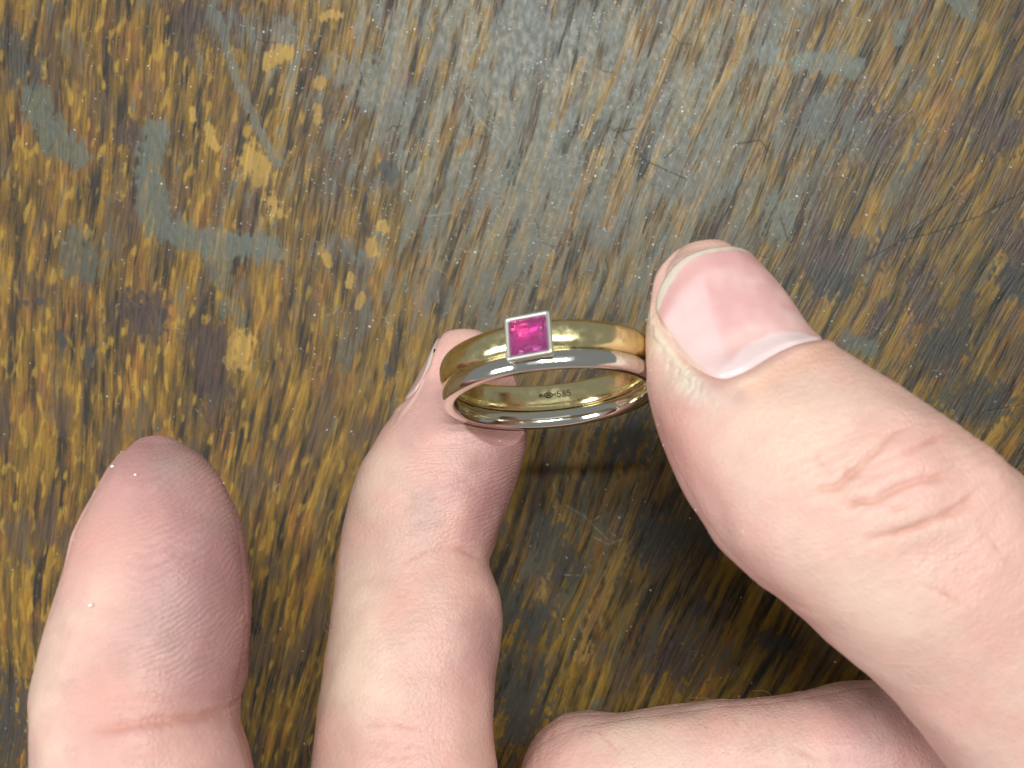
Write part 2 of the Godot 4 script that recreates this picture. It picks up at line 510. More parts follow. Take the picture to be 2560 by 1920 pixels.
class Finger:
	var centre := PackedVector3Array()
	var lateral := PackedVector3Array()
	var half2 := PackedFloat32Array()      # squared half width
	var along := PackedFloat32Array()      # length from the tip
	var depth := 0.85                      # half height over half width
	const STEP := 0.1
	var tc := PackedVector3Array()         # the same along the finger every tenth of a millimetre
	var tl := PackedVector3Array()
	var th := PackedFloat32Array()

	func spline(k: int, t: float, a: Variant) -> Variant:
		var n: int = centre.size()
		var p0 = a[maxi(k - 1, 0)]
		var p1 = a[k]
		var p2 = a[mini(k + 1, n - 1)]
		var p3 = a[mini(k + 2, n - 1)]
		return 0.5 * (2.0 * p1 + (p2 - p0) * t + (2.0 * p0 - 5.0 * p1 + 4.0 * p2 - p3) * t * t + (3.0 * p1 - p0 - 3.0 * p2 + p3) * t * t * t)

	func tabulate() -> void:
		var n := int(along[-1] / STEP) + 2
		for i in n:
			var s := i * STEP
			var k := clampi(along.bsearch(s) - 1, 0, along.size() - 2)
			var t := clampf((s - along[k]) / (along[k + 1] - along[k]), 0.0, 1.0)
			tc.append(spline(k, t, centre))
			tl.append(spline(k, t, lateral))
			th.append(maxf(half2[1] * t if k == 0 else float(spline(k, t, half2)), 0.0))
		# even out the joints between the stations, less and less towards the tip
		for turn in 3:
			var c2 := tc.duplicate()
			var l2 := tl.duplicate()
			var h2 := th.duplicate()
			for i in range(1, n):
				var w := mini(mini(9, i / 3), n - 1 - i)
				if w < 1:
					continue
				var c := Vector3.ZERO
				var l := Vector3.ZERO
				var h := 0.0
				for q in range(i - w, i + w + 1):
					c += tc[q]
					l += tl[q]
					h += th[q]
				c2[i] = c / (2 * w + 1)
				l2[i] = l / (2 * w + 1)
				h2[i] = h / (2 * w + 1)
			tc = c2
			tl = l2
			th = h2
		for i in n:      # the root draws in where the knuckle takes over
			th[i] *= lerpf(0.68, 1.0, smoothstep(0.0, 50.0, float(n - 1 - i)))

	# [centre, lateral, up, half width] at a length from the tip
	func frame(s: float) -> Array:
		var x := clampf(s / STEP, 0.0, tc.size() - 1.001)
		var i := int(x)
		var t := x - i
		var c := tc[i].lerp(tc[i + 1], t)
		var d := tc[mini(i + 6, tc.size() - 1)] - tc[maxi(i - 5, 0)]
		var l := tl[i].lerp(tl[i + 1], t).normalized()
		var up := d.cross(l).normalized()
		if up.y < 0.0:
			up = -up
		return [c, l, up, sqrt(lerpf(th[i], th[i + 1], t))]

	func point(f: Array, phi: float) -> Vector3:
		var w: float = f[3]
		var c := cos(phi)
		var s := sin(phi)
		# a little squarer than an ellipse, the pad fuller than the back
		var q := 1.0 + 0.045 * sin(2.0 * phi) * sin(2.0 * phi)
		var hh := w * depth * (1.0 if s > 0.0 else 1.08)
		return f[0] + f[1] * (w * c * (q if absf(c) < 0.98 else 1.0)) + f[2] * (hh * s * q)


func finger(stations: Array, depth: float) -> Finger:
	var f := Finger.new()
	f.depth = depth
	for s in stations:      # [left x, left y, right x, right y, height]
		var a := at(s[0], s[1], s[4])
		var b := at(s[2], s[3], s[4])
		f.centre.append((a + b) * 0.5)
		f.half2.append((b - a).length_squared() * 0.25)
		f.lateral.append((b - a).normalized())
	f.lateral[0] = f.lateral[1]
	f.along.append(0.0)
	for k in range(1, f.centre.size()):
		f.along.append(f.along[k - 1] + f.centre[k].distance_to(f.centre[k - 1]))
	f.tabulate()
	return f


var skin_v := PackedVector3Array()
var skin_n := PackedVector3Array()
var skin_c := PackedColorArray()
var skin_i := PackedInt32Array()


# features: [kind, half width mm, amount, height, points in pixels ...]
#   crease: a furrow; bump: a low swelling; the other names are patches of colour
const SHADES := {
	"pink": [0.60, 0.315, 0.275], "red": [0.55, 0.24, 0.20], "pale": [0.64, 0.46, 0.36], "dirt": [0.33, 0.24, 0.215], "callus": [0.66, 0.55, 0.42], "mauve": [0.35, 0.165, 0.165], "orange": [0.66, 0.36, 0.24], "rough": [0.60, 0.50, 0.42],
}


func skin(f: Finger, feats: Array, base: Color, ridges: float, nail: Nail, end: float, seed_: int, bow: float) -> void:
	var lists := []
	for ft in feats:
		var pts := PackedVector2Array()
		var box := Rect2()
		for k in range(4, ft.size(), 2):
			var q := flat(ft[k], ft[k + 1], ft[3])
			box = Rect2(q, Vector2.ZERO) if pts.is_empty() else box.expand(q)
			pts.append(q)
		lists.append([ft[0], float(ft[1]), float(ft[2]), pts, box.grow(ft[1] * (7.0 if ft[0] == "crease" else 3.5))])
	var mottle := noise(40 + seed_, 0.16, 3)
	var small := noise(41 + seed_, 0.9, 2)
	var lumps := noise(42 + seed_, 0.12, 2)
	var wander := noise(43 + seed_, 0.35, 2)
	var lines := noise(44 + seed_, 1.6, 2)
	# rows: dense at the tip and through the picture, coarse after it
	var rows := PackedFloat32Array()
	var s := 0.0
	var step := 0.03
	while s < end:
		rows.append(s)
		step = minf(step * 1.12, 0.17 if s < 40.0 else 0.26 if s < 58.0 else 1.2)
		s += step
	rows.append(end)
	var cols := 256
	var first := skin_v.size()
	for s_ in rows:
		var fr := f.frame(s_)
		for k in cols:
			var phi := TAU * k / cols
			var p := f.point(fr, phi)
			var c: Vector3 = fr[0]
			var out := (p - c).normalized() if s_ > 0.2 else -(f.centre[1] - f.centre[0]).normalized()
			var col := base
			var mo := mottle.get_noise_3dv(p)
			var sm := small.get_noise_3dv(p)
			col = col.lerp(Color(0.60, 0.33, 0.28), clampf(0.26 + 1.2 * mo, 0.0, 0.8))
			col *= 1.0 + 0.05 * sm
			var d := lumps.get_noise_3dv(p) * 0.28 + sm * 0.012
			var flatp := Vector2(p.x, p.z)
			var facing := smoothstep(-0.75, -0.2, out.y)
			if facing > 0.0:
				for ft in lists:
					var box: Rect2 = ft[4]
					if not box.has_point(flatp):
						continue
					var pts: PackedVector2Array = ft[3]
					var dist := 1e9
					if pts.size() == 1:
						dist = flatp.distance_to(pts[0])
					for q in pts.size() - 1:
						dist = minf(dist, seg_dist(flatp, pts[q], pts[q + 1]))
					var r: float = ft[1]
					if ft[0] == "crease":
						var e := dist + 0.14 * wander.get_noise_3dv(p * 1.5)
						var fade := facing * smoothstep(0.0, 3.2, minf(flatp.distance_to(pts[0]), flatp.distance_to(pts[pts.size() - 1])) + 0.5)
						var g := exp(-e * e / (r * r * 0.26))
						d -= ft[2] * 0.6 * g * fade
						d += ft[2] * 0.2 * exp(-pow(absf(e) - 2.2 * r, 2.0) / (2.2 * r * r)) * fade
						col = col.lerp(Color(0.43, 0.18, 0.12), 0.72 * g * fade)
					elif ft[0] == "wrinkles":
						var e := exp(-dist * dist / (r * r)) * facing
						var w := 1.0 - absf(wander.get_noise_3d(cos(phi) * 2.2, sin(phi) * 2.2, s_ * 3.0)) * 3.0
						var w2 := 1.0 - absf(wander.get_noise_3d(cos(phi) * 5.0 + s_ * 1.2, 40.0, s_ * 1.6)) * 3.0
						var cut := maxf(smoothstep(0.45, 1.0, w), 0.6 * smoothstep(0.5, 1.0, w2))
						d -= ft[2] * e * cut
						col = col.lerp(Color(0.52, 0.26, 0.2), 0.3 * e * cut)
					elif ft[0] == "bump":
						d += ft[2] * exp(-dist * dist / (r * r)) * facing
					else:
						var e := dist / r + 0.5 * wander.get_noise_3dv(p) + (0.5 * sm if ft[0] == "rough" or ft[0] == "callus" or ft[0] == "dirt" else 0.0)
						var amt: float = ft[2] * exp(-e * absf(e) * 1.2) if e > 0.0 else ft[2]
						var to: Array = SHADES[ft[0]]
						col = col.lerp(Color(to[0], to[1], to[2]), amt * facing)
						if ft[0] == "callus" or ft[0] == "rough":
							d += amt * 0.10 * (sm + lines.get_noise_3dv(p)) * facing
			# finger print ridges, rows of small folds that bow across the pad
			if ridges > 0.0:
				var away := smoothstep(0.0, 4.0, s_) * smoothstep(30.0, 16.0, s_)
				var across := cos(phi)
				var wave := sin((s_ + bow * across * across * 4.0 + 1.1 * mo) * TAU / 0.52)
				var pad := smoothstep(-0.35, 0.25, across) * away
				d += wave * 0.026 * ridges * pad
				col *= 1.0 - 0.05 * ridges * pad * (1.0 - wave)
			# fine lines across the finger
			var ln := lines.get_noise_3d(p.x * 0.5 + p.z * 0.4, p.y * 0.5, s_ * 1.5)
			d += 0.010 * ln
			col *= 1.0 + 0.02 * ln
			# the bed of the nail sinks, its wall rises
			if nail:
				var ed := nail.edge(s_, phi)
				if ed < 2.2:
					d -= 0.42 * smoothstep(0.25, -0.55, ed)
					d += 0.20 * exp(-pow((ed - 0.75) / 0.5, 2.0)) * smoothstep(1.6, 4.5, s_)
					col = col.lerp(Color(0.50, 0.25, 0.19), 0.5 * exp(-pow((ed - 0.12) / 0.3, 2.0)) * smoothstep(3.0, 6.0, s_))
			d *= smoothstep(0.0, 1.5, s_)
			p += out * d
			# flesh gives way to the bands it presses on
			var rel := p - ring_c
			var t := rel.dot(ring_a)
			if t > -6.0 and t < 5.5:
				var ra := rel - ring_a * t
				var rho := ra.length()
				var over := maxf(maxf(-2.45 - t, t - 1.75), 0.0)
				var least := RING_R + 0.03 - 0.55 * pow(over, 1.25)
				if rho < least and rho > 4.5:
					p += ra / rho * (least - rho)
					col = col.lerp(Color(0.56, 0.27, 0.23), 0.3)
			skin_v.append(p)
			skin_c.append(col)
	var nr := rows.size()
	for j in nr:
		for k in cols:
			var up := skin_v[first + maxi(j - 1, 0) * cols + k]
			var dn := skin_v[first + mini(j + 1, nr - 1) * cols + k]
			var le := skin_v[first + j * cols + posmod(k - 1, cols)]
			var ri := skin_v[first + j * cols + (k + 1) % cols]
			var nn := (dn - up).cross(ri - le)
			var mid := skin_v[first + j * cols + k]
			var fc: Vector3 = f.frame(rows[j])[0]
			if j < 2 or nn.length_squared() < 1e-16:
				nn = mid - f.centre[2]
			elif nn.dot(mid - fc) < 0.0:
				nn = -nn
			skin_n.append(nn.normalized())
	for j in nr - 1:
		for k in cols:
			var a := first + j * cols + k
			var b := first + j * cols + (k + 1) % cols
			tri(a, b, b + cols)
			tri(a, b + cols, a + cols)


func tri(a: int, b: int, c: int) -> void:
	# clockwise seen from outside
	var n := (skin_v[b] - skin_v[a]).cross(skin_v[c] - skin_v[a])
	if n.dot(skin_n[a] + skin_n[b] + skin_n[c]) > 0.0:
		skin_i.append_array([a, c, b])
	else:
		skin_i.append_array([a, b, c])


# a nail covers a range of angles round the finger; at each angle it reaches from its free edge to the cuticle, as lengths from the fingertip
class Nail:
	var lo := 0.0
	var hi := 0.0
	var free := PackedFloat32Array()
	var cut := PackedFloat32Array()
	var radius := 8.0
	const N := 80

	# rows of [degrees, free edge, cuticle]
	func _init(rows: Array, r: float) -> void:
		radius = r
		lo = deg_to_rad(rows[0][0])
		hi = deg_to_rad(rows[-1][0])
		for k in N + 1:
			var d := lerpf(rows[0][0], rows[-1][0], k / float(N))
			for q in rows.size() - 1:
				if d <= rows[q + 1][0] + 1e-4:
					var t: float = clampf((d - rows[q][0]) / (rows[q + 1][0] - rows[q][0]), 0.0, 1.0)
					free.append(lerpf(rows[q][1], rows[q + 1][1], t))
					cut.append(lerpf(rows[q][2], rows[q + 1][2], t))
					break
		for turn in 3:
			for a in [free, cut]:
				var b: PackedFloat32Array = a.duplicate()
				for k in range(1, N):
					a[k] = (b[k - 1] + b[k] * 2.0 + b[k + 1]) * 0.25

	func look(a: PackedFloat32Array, phi: float) -> float:
		var x := clampf((phi - lo) / (hi - lo) * N, 0.0, N - 0.001)
		return lerpf(a[int(x)], a[int(x) + 1], x - int(x))

	func slope(a: PackedFloat32Array, phi: float) -> float:
		return (look(a, phi + 0.03) - look(a, phi - 0.03)) / (0.06 * radius)

	# millimetres outside the nail's wall and cuticle (negative within)
	func edge(s: float, phi: float) -> float:
		phi = wrapf(phi, (lo + hi) * 0.5 - PI, (lo + hi) * 0.5 + PI)
		var m := slope(cut, phi)
		return maxf((s - look(cut, phi)) / sqrt(1.0 + m * m), maxf(lo - phi, phi - hi) * radius)

	func from_tip(s: float, phi: float) -> float:
		var m := slope(free, phi)
		return (s - look(free, phi)) / sqrt(1.0 + m * m)


func make_nail(called: String, f: Finger, n: Nail, parent: Node3D, m: Material, lift: float, bed: Color, rim: Color, moon: float, seed_: int) -> void:
	var v := PackedVector3Array()
	var c := PackedColorArray()
	var idx := PackedInt32Array()
	var cols := 110
	var nrow := 120
	var lumps := noise(42 + seed_, 0.12, 2)
	var speck := noise(61, 0.8, 2)
	var ridge := noise(62, 1.0, 2)
	for j in nrow + 3:
		for k in cols + 3:
			var ku := clampf((k - 1) / float(cols), 0.0, 1.0)
			var jv := clampf((j - 1) / float(nrow), 0.0, 1.0)
			var phi := lerpf(n.lo, n.hi, ku)
			var s := lerpf(n.look(n.free, phi), n.look(n.cut, phi), jv)
			var fr := f.frame(s)
			var p := f.point(fr, phi)
			var out: Vector3 = (fr[1] * cos(phi) + fr[2] * sin(phi)).normalized()
			var inside := -n.edge(s, phi)
			var tip := n.from_tip(s, phi)
			var o := 0.10 + lift * smoothstep(2.5, 0.0, tip)
			# lengthwise ridges, one of them a clear facet
			o += 0.14 * moon * maxf(0.0, 1.0 - absf(ku - 0.66) / 0.24) + 0.012 * ridge.get_noise_1d(ku * 38.0)
			o -= 0.22 * smoothstep(0.6, 0.0, inside)
			if j == 0 or j == nrow + 2 or k == 0 or k == cols + 2:
				o -= 0.4
			o += 0.28 * lumps.get_noise_3dv(p)
			p += out * o
			v.append(p)
			var sp := speck.get_noise_3dv(p)
			var col := bed.lerp(Color(0.70, 0.47, 0.43), clampf(0.3 + 0.6 * speck.get_noise_3dv(p * 0.4), 0.0, 0.6))
			var deg := rad_to_deg(phi)
			# moon at the cuticle, pale and hazy
			if moon > 0.0:
				var tall := 3.0 - 3.0 * pow((deg - 76.0) / 40.0, 2.0)
				col = col.lerp(Color(0.68, 0.52, 0.51), 0.85 * smoothstep(-0.4, 0.5, tall - inside + 0.25 * sp))
				col = col.lerp(Color(0.68, 0.50, 0.49), 0.55 * smoothstep(96.0, 104.0, deg + 1.5 * sp) * smoothstep(2.0, 3.5, tip))  # paler side past the ridge: the facet's reflection, painted into the nail
				col = col.lerp(Color(0.66, 0.42, 0.30), 0.5 * smoothstep(1.0, 0.2, inside) * smoothstep(112.0, 122.0, deg))
			# pinker just behind the free edge
			col = col.lerp(bed * Color(0.95, 0.82, 0.82), 0.6 * exp(-pow((tip - 1.9) / 1.0, 2.0)))
			var wid := 0.75 + 0.45 * smoothstep(100.0, 146.0, deg) * moon + 0.16 * sp
			col = col.lerp(rim, smoothstep(wid + 0.2, wid - 0.15, tip) * (0.85 + 0.3 * sp))
			c.append(col)
	var w := cols + 3
	var nn := PackedVector3Array()
	for j in nrow + 3:
		for k in w:
			var dn := v[mini(j + 1, nrow + 2) * w + k] - v[maxi(j - 1, 0) * w + k]
			var ri := v[j * w + mini(k + 1, w - 1)] - v[j * w + maxi(k - 1, 0)]
			var q := dn.cross(ri).normalized()
			if q.dot(v[j * w + k] - f.frame(n.look(n.cut, (n.lo + n.hi) * 0.5) * 0.5)[0]) < 0.0:
				q = -q
			nn.append(q)
	for j in nrow + 2:
		for k in w - 1:
			var a := j * w + k
			for t in [[a, a + 1, a + w + 1], [a, a + w + 1, a + w]]:
				var g := (v[t[1]] - v[t[0]]).cross(v[t[2]] - v[t[0]])
				if g.dot(nn[t[0]]) > 0.0:
					idx.append_array([t[0], t[2], t[1]])
				else:
					idx.append_array(t)
	for k in v.size():
		v[k] *= MM
	put(called, from_arrays(v, nn, c, PackedVector2Array(), idx), m, parent)


# the palm, the knuckles and the forearm lie outside the picture: tapered capsules joined smoothly and meshed as surface nets
func palm_field(p: Vector3, caps: Array) -> float:
	var d := 1e9
	for c in caps:
		var a: Vector3 = c[0]
		var b: Vector3 = c[1]
		var ab := b - a
		var t := clampf((p - a).dot(ab) / ab.length_squared(), 0.0, 1.0)
		var e: float = p.distance_to(a + ab * t) - lerpf(c[2], c[3], t)
		var h := clampf(0.5 + 0.5 * (d - e) / 7.0, 0.0, 1.0)
		d = lerpf(d, e, h) - 7.0 * h * (1.0 - h) if d < 1e8 else e
	return d


func make_palm(base: Color) -> void:
	var thumb_m := Vector3(64, 42, 50)
	var wrist := Vector3(96, 27, 108)
	var caps := [
		[Vector3(58, 45, 40), thumb_m, 9.3, 11.5], [thumb_m, Vector3(96, 34, 92), 11.5, 15.0],
		[Vector3(53, 31, 40.5), Vector3(62, 31, 46), 8.4, 11.0], [Vector3(62, 31, 46), Vector3(103, 30, 96), 11.0, 14.0],
		[Vector3(-2, 34, 49.5), Vector3(44, 31, 60), 8.3, 10.5], [Vector3(44, 31, 60), wrist, 10.5, 15.0],
		[Vector3(-24, 46, 46.5), Vector3(30, 30, 71), 8.2, 10.0], [Vector3(30, 30, 71), Vector3(91, 26, 112), 10.0, 15.0],
		[Vector3(-30, 26, 58), Vector3(-24, 33, 72), 7.0, 7.8], [Vector3(-24, 33, 72), Vector3(17, 27, 81), 7.8, 9.5], [Vector3(17, 27, 81), Vector3(86, 24, 116), 9.5, 14.0],
		[Vector3(-30, 26, 58), Vector3(-24, 17, 54), 7.0, 6.0],
		[wrist, Vector3(176, 32, 184), 21.0, 25.0],
	]
	var lo := Vector3(-45, 0, 30)
	var cell := 3.0
	var nx := 84
	var ny := 25
	var nz := 62
	var val := PackedFloat32Array()
	val.resize((nx + 1) * (ny + 1) * (nz + 1))
	var at_ := func(i: int, j: int, k: int) -> int: return (i * (ny + 1) + j) * (nz + 1) + k
	for i in nx + 1:
		for j in ny + 1:
			var k := 0
			while k <= nz:
				var d := palm_field(lo + Vector3(i, j, k) * cell, caps)
				val[at_.call(i, j, k)] = d
				# far from the surface the next cells cannot hold it
				var jump := int((absf(d) - 9.0) / cell)
				for q in range(1, jump + 1):
					if k + q <= nz:
						val[at_.call(i, j, k + q)] = d
				k += maxi(jump, 0) + 1
	var made := {}
	var corner := []
	for q in 8:
		corner.append([q & 1, (q >> 1) & 1, (q >> 2) & 1])
	var edges := []
	for q in 8:
		for bit in [1, 2, 4]:
			if not q & bit:
				edges.append([q, q | bit])
	for i in nx:
		for j in ny:
			for k in nz:
				var inside := 0
				var vals := []
				for q in corner:
					var e: float = val[at_.call(i + q[0], j + q[1], k + q[2])]
					vals.append(e)
					inside += int(e < 0.0)
				if inside == 0 or inside == 8:
					continue
				var sum := Vector3.ZERO
				var cnt := 0
				for e in edges:
					var va: float = vals[e[0]]
					var vb: float = vals[e[1]]
					if (va < 0.0) != (vb < 0.0):
						var pa := Vector3(corner[e[0]][0], corner[e[0]][1], corner[e[0]][2])
						var pb := Vector3(corner[e[1]][0], corner[e[1]][1], corner[e[1]][2])
						sum += pa.lerp(pb, va / (va - vb))
						cnt += 1
				var p := lo + (Vector3(i, j, k) + sum / cnt) * cell
				var nn := Vector3(
					palm_field(p + Vector3(0.5, 0, 0), caps) - palm_field(p - Vector3(0.5, 0, 0), caps),
					palm_field(p + Vector3(0, 0.5, 0), caps) - palm_field(p - Vector3(0, 0.5, 0), caps),
					palm_field(p + Vector3(0, 0, 0.5), caps) - palm_field(p - Vector3(0, 0, 0.5), caps)).normalized()
				p -= nn * palm_field(p, caps)
				p.y = maxf(p.y, 0.4)
				made[Vector3i(i, j, k)] = skin_v.size()
				skin_v.append(p)
				skin_n.append(nn)
				skin_c.append(base.lerp(Color(0.60, 0.33, 0.28), clampf(0.25 + noise(70, 0.06, 3).get_noise_3dv(p), 0.0, 0.7)))
	for key in made:
		var i: int = key.x
		var j: int = key.y
		var k: int = key.z
		for ax in 3:
			var step: Vector3i = [Vector3i(1, 0, 0), Vector3i(0, 1, 0), Vector3i(0, 0, 1)][ax]
			var u: Vector3i = [Vector3i(0, 1, 0), Vector3i(0, 0, 1), Vector3i(1, 0, 0)][ax]
			var w: Vector3i = [Vector3i(0, 0, 1), Vector3i(1, 0, 0), Vector3i(0, 1, 0)][ax]
			var a: float = val[at_.call(i, j, k)]
			var b: float = val[at_.call(i + step.x, j + step.y, k + step.z)]
			if (a < 0.0) == (b < 0.0):
				continue
			var c0: Vector3i = key
			if made.has(c0 - u) and made.has(c0 - w) and made.has(c0 - u - w):
				tri(made[c0], made[c0 - u], made[c0 - u - w])
				tri(made[c0], made[c0 - u - w], made[c0 - w])


var thumb: Finger
var middle: Finger
var third: Finger
var index: Finger


func make_hand() -> void:
	thumb = finger([
		[1752, 619, 1752, 619, 36], [1672, 652, 1846, 629, 36.5], [1634, 698, 1890, 661, 37], [1622, 752, 1924, 705, 38], [1616, 825, 1966, 762, 39],
		[1616, 915, 2012, 822, 40], [1628, 1010, 2068, 882, 41], [1660, 1120, 2175, 955, 43], [1718, 1240, 2282, 1020, 45], [1795, 1360, 2385, 1080, 46.5],
		[1890, 1455, 2470, 1140, 47.5], [1982, 1522, 2555, 1200, 48], [2090, 1620, 2640, 1290, 48], [2183, 1697, 2720, 1395, 47.5], [2264, 1793, 2800, 1510, 47],
		[2374, 1920, 2880, 1650, 46.5], [2490, 2070, 3000, 1810, 46], [2660, 2250, 3140, 1990, 45], [2800, 2400, 3260, 2130, 44],
	], 0.80)
	middle = finger([
		[1148, 834, 1148, 834, 23], [1112, 842, 1192, 838, 23], [1092, 860, 1232, 856, 23.5], [1072, 893, 1264, 892, 24], [1046, 946, 1289, 946, 24],
		[1010, 1003, 1306, 1008, 24], [964, 1066, 1313, 1075, 24], [922, 1130, 1308, 1130, 24], [888, 1205, 1292, 1190, 24.5], [866, 1280, 1270, 1262, 25.5],
		[857, 1360, 1238, 1350, 26.5], [849, 1420, 1210, 1414, 27.5], [842, 1470, 1234, 1455, 28], [832, 1535, 1246, 1530, 29], [815, 1635, 1244, 1630, 30.5],
		[800, 1760, 1234, 1730, 32], [787, 1865, 1236, 1850, 33], [772, 1945, 1246, 1935, 34], [758, 2065, 1262, 2050, 34.5], [830, 2230, 1330, 2110, 34.5], [960, 2370, 1420, 2180, 34], [1080, 2460, 1500, 2240, 34],
	], 0.84)
	third = finger([
		[396, 1100, 396, 1100, 36], [330, 1124, 462, 1117, 36.5], [298, 1160, 512, 1146, 37], [270, 1217, 551, 1193, 38], [236, 1278, 580, 1250, 39],
		[197, 1362, 604, 1325, 40], [166, 1450, 619, 1412, 41], [135, 1555, 622, 1520, 41.5], [106, 1660, 611, 1640, 42], [89, 1755, 594, 1735, 42.5],
		[86, 1800, 580, 1786, 43], [87, 1842, 602, 1828, 43.5], [90, 1920, 631, 1918, 44], [95, 2060, 652, 2050, 45], [150, 2240, 690, 2150, 46], [270, 2420, 780, 2240, 46], [400, 2520, 860, 2310, 45],
	], 0.84)
	index = finger([
		[1660, 2440, 1660, 2440, 12], [1570, 2410, 1720, 2450, 13], [1470, 2340, 1790, 2390, 15], [1370, 2220, 1770, 2290, 18], [1318, 2110, 1745, 2210, 22],
		[1296, 2010, 1730, 2170, 25], [1298, 1909, 1722, 2152, 27], [1330, 1860, 1714, 2148, 28], [1394, 1815, 1712, 2150, 29], [1511, 1796, 1690, 2165, 29.5],
		[1685, 1768, 1775, 2180, 30], [1859, 1752, 1930, 2172, 30.5], [2055, 1727, 2112, 2150, 31], [2165, 1709, 2280, 2140, 31], [2330, 1702, 2440, 2130, 31], [2560, 1730, 2660, 2150, 31], [2720, 1790, 2800, 2210, 31],
	], 0.84)
	var base := Color(0.565, 0.350, 0.292)
	var pinkish := Color(0.50, 0.28, 0.245)
	var thumb_nail := Nail.new([
		[-14, 3.0, 11.0], [-7, 2.6, 11.5], [30, 2.0, 13.6], [60, 2.1, 15.0], [76, 2.3, 15.6], [86, 2.4, 16.1], [97, 2.5, 16.7], [104, 2.7, 16.8], [110, 2.9, 16.8], [115, 3.1, 16.2], [119, 3.4, 14.8],
		[123, 3.5, 12.9], [131, 4.1, 10.6], [137, 4.6, 9.3], [143, 5.3, 8.2], [148, 6.2, 7.2], [149.5, 6.7, 6.9],
	], 8.2)
	var middle_nail := Nail.new([[142, 3.4, 3.8], [146, 2.2, 5.4], [152, 1.5, 6.6], [165, 0.9, 7.4], [190, 0.7, 7.8], [215, 0.9, 7.4], [230, 1.6, 6.4], [238, 2.6, 4.0]], 6.0)
	var third_nail := Nail.new([[150, 4.0, 4.4], [153, 2.4, 6.4], [158, 1.5, 7.6], [170, 0.9, 8.6], [195, 0.7, 9.2], [220, 0.9, 8.6], [236, 1.6, 7.2], [244, 3.0, 5.0]], 6.0)
	skin(thumb, [
		["crease", 0.46, 0.42, 50, 1985, 1218, 2050, 1206, 2090, 1168, 2136, 1128, 2183, 1087, 2229, 1058],
		["crease", 0.42, 0.36, 50, 2032, 1220, 2073, 1241, 2125, 1238, 2206, 1199, 2293, 1180, 2351, 1151],
		["crease", 0.46, 0.42, 50, 2108, 1330, 2177, 1310, 2264, 1280, 2351, 1238, 2400, 1197],
		["crease", 0.38, 0.26, 50, 2170, 1137, 2235, 1116, 2322, 1084, 2376, 1068], ["crease", 0.30, 0.14, 50, 2015, 1099, 2009, 1134, 2026, 1162, 2060, 1185],
		["crease", 0.28, 0.14, 50, 2068, 1200, 2075, 1160, 2100, 1130], ["crease", 0.28, 0.12, 50, 2140, 1236, 2180, 1254, 2230, 1250], ["crease", 0.26, 0.10, 50, 2210, 1420, 2290, 1450, 2370, 1500],
		["crease", 0.30, 0.10, 50, 2380, 1290, 2430, 1370, 2480, 1400], ["crease", 0.3, 0.16, 49, 1952, 1488, 1985, 1508, 2030, 1520],
		["wrinkles", 7.0, 0.09, 50, 2120, 1200, 2330, 1190], ["wrinkles", 5.0, 0.05, 48, 2500, 1500], 
		["bump", 2.4, 0.30, 50, 2215, 1140, 2240, 1160], ["bump", 1.8, 0.22, 50, 2190, 1275, 2120, 1285], ["bump", 2.5, 0.3, 49, 2450, 1160],
		["pink", 3.2, 0.55, 50, 2190, 1150, 2260, 1160], ["pink", 5.0, 0.45, 50, 2440, 1330, 2450, 1440], ["pink", 3.6, 0.6, 42, 1662, 1060, 1700, 1180], ["red", 2.2, 0.45, 41, 1640, 1050, 1670, 1140],
		["pink", 4.0, 0.4, 46, 1800, 1380, 1900, 1460], ["red", 2.0, 0.3, 48, 1960, 1500, 2000, 1530], ["pale", 4.5, 0.55, 46, 1880, 1060, 1960, 1060], ["pale", 4.0, 0.45, 48, 2050, 1420, 2150, 1500],
		["callus", 1.1, 0.75, 40, 1642, 800, 1655, 880, 1705, 955], ["rough", 1.2, 0.6, 41, 1700, 960, 1740, 1000], ["orange", 0.9, 0.45, 43, 1840, 970, 1930, 920, 2030, 880],
		["mauve", 1.0, 0.35, 42, 1740, 955, 1800, 985], ["red", 0.5, 0.3, 41, 1665, 1010, 1720, 1030, 1750, 1000], ["dirt", 0.35, 0.3, 41, 1716, 905, 1740, 935],
	], base, 0.5, thumb_nail, thumb.along[-1], 1, 0.5)
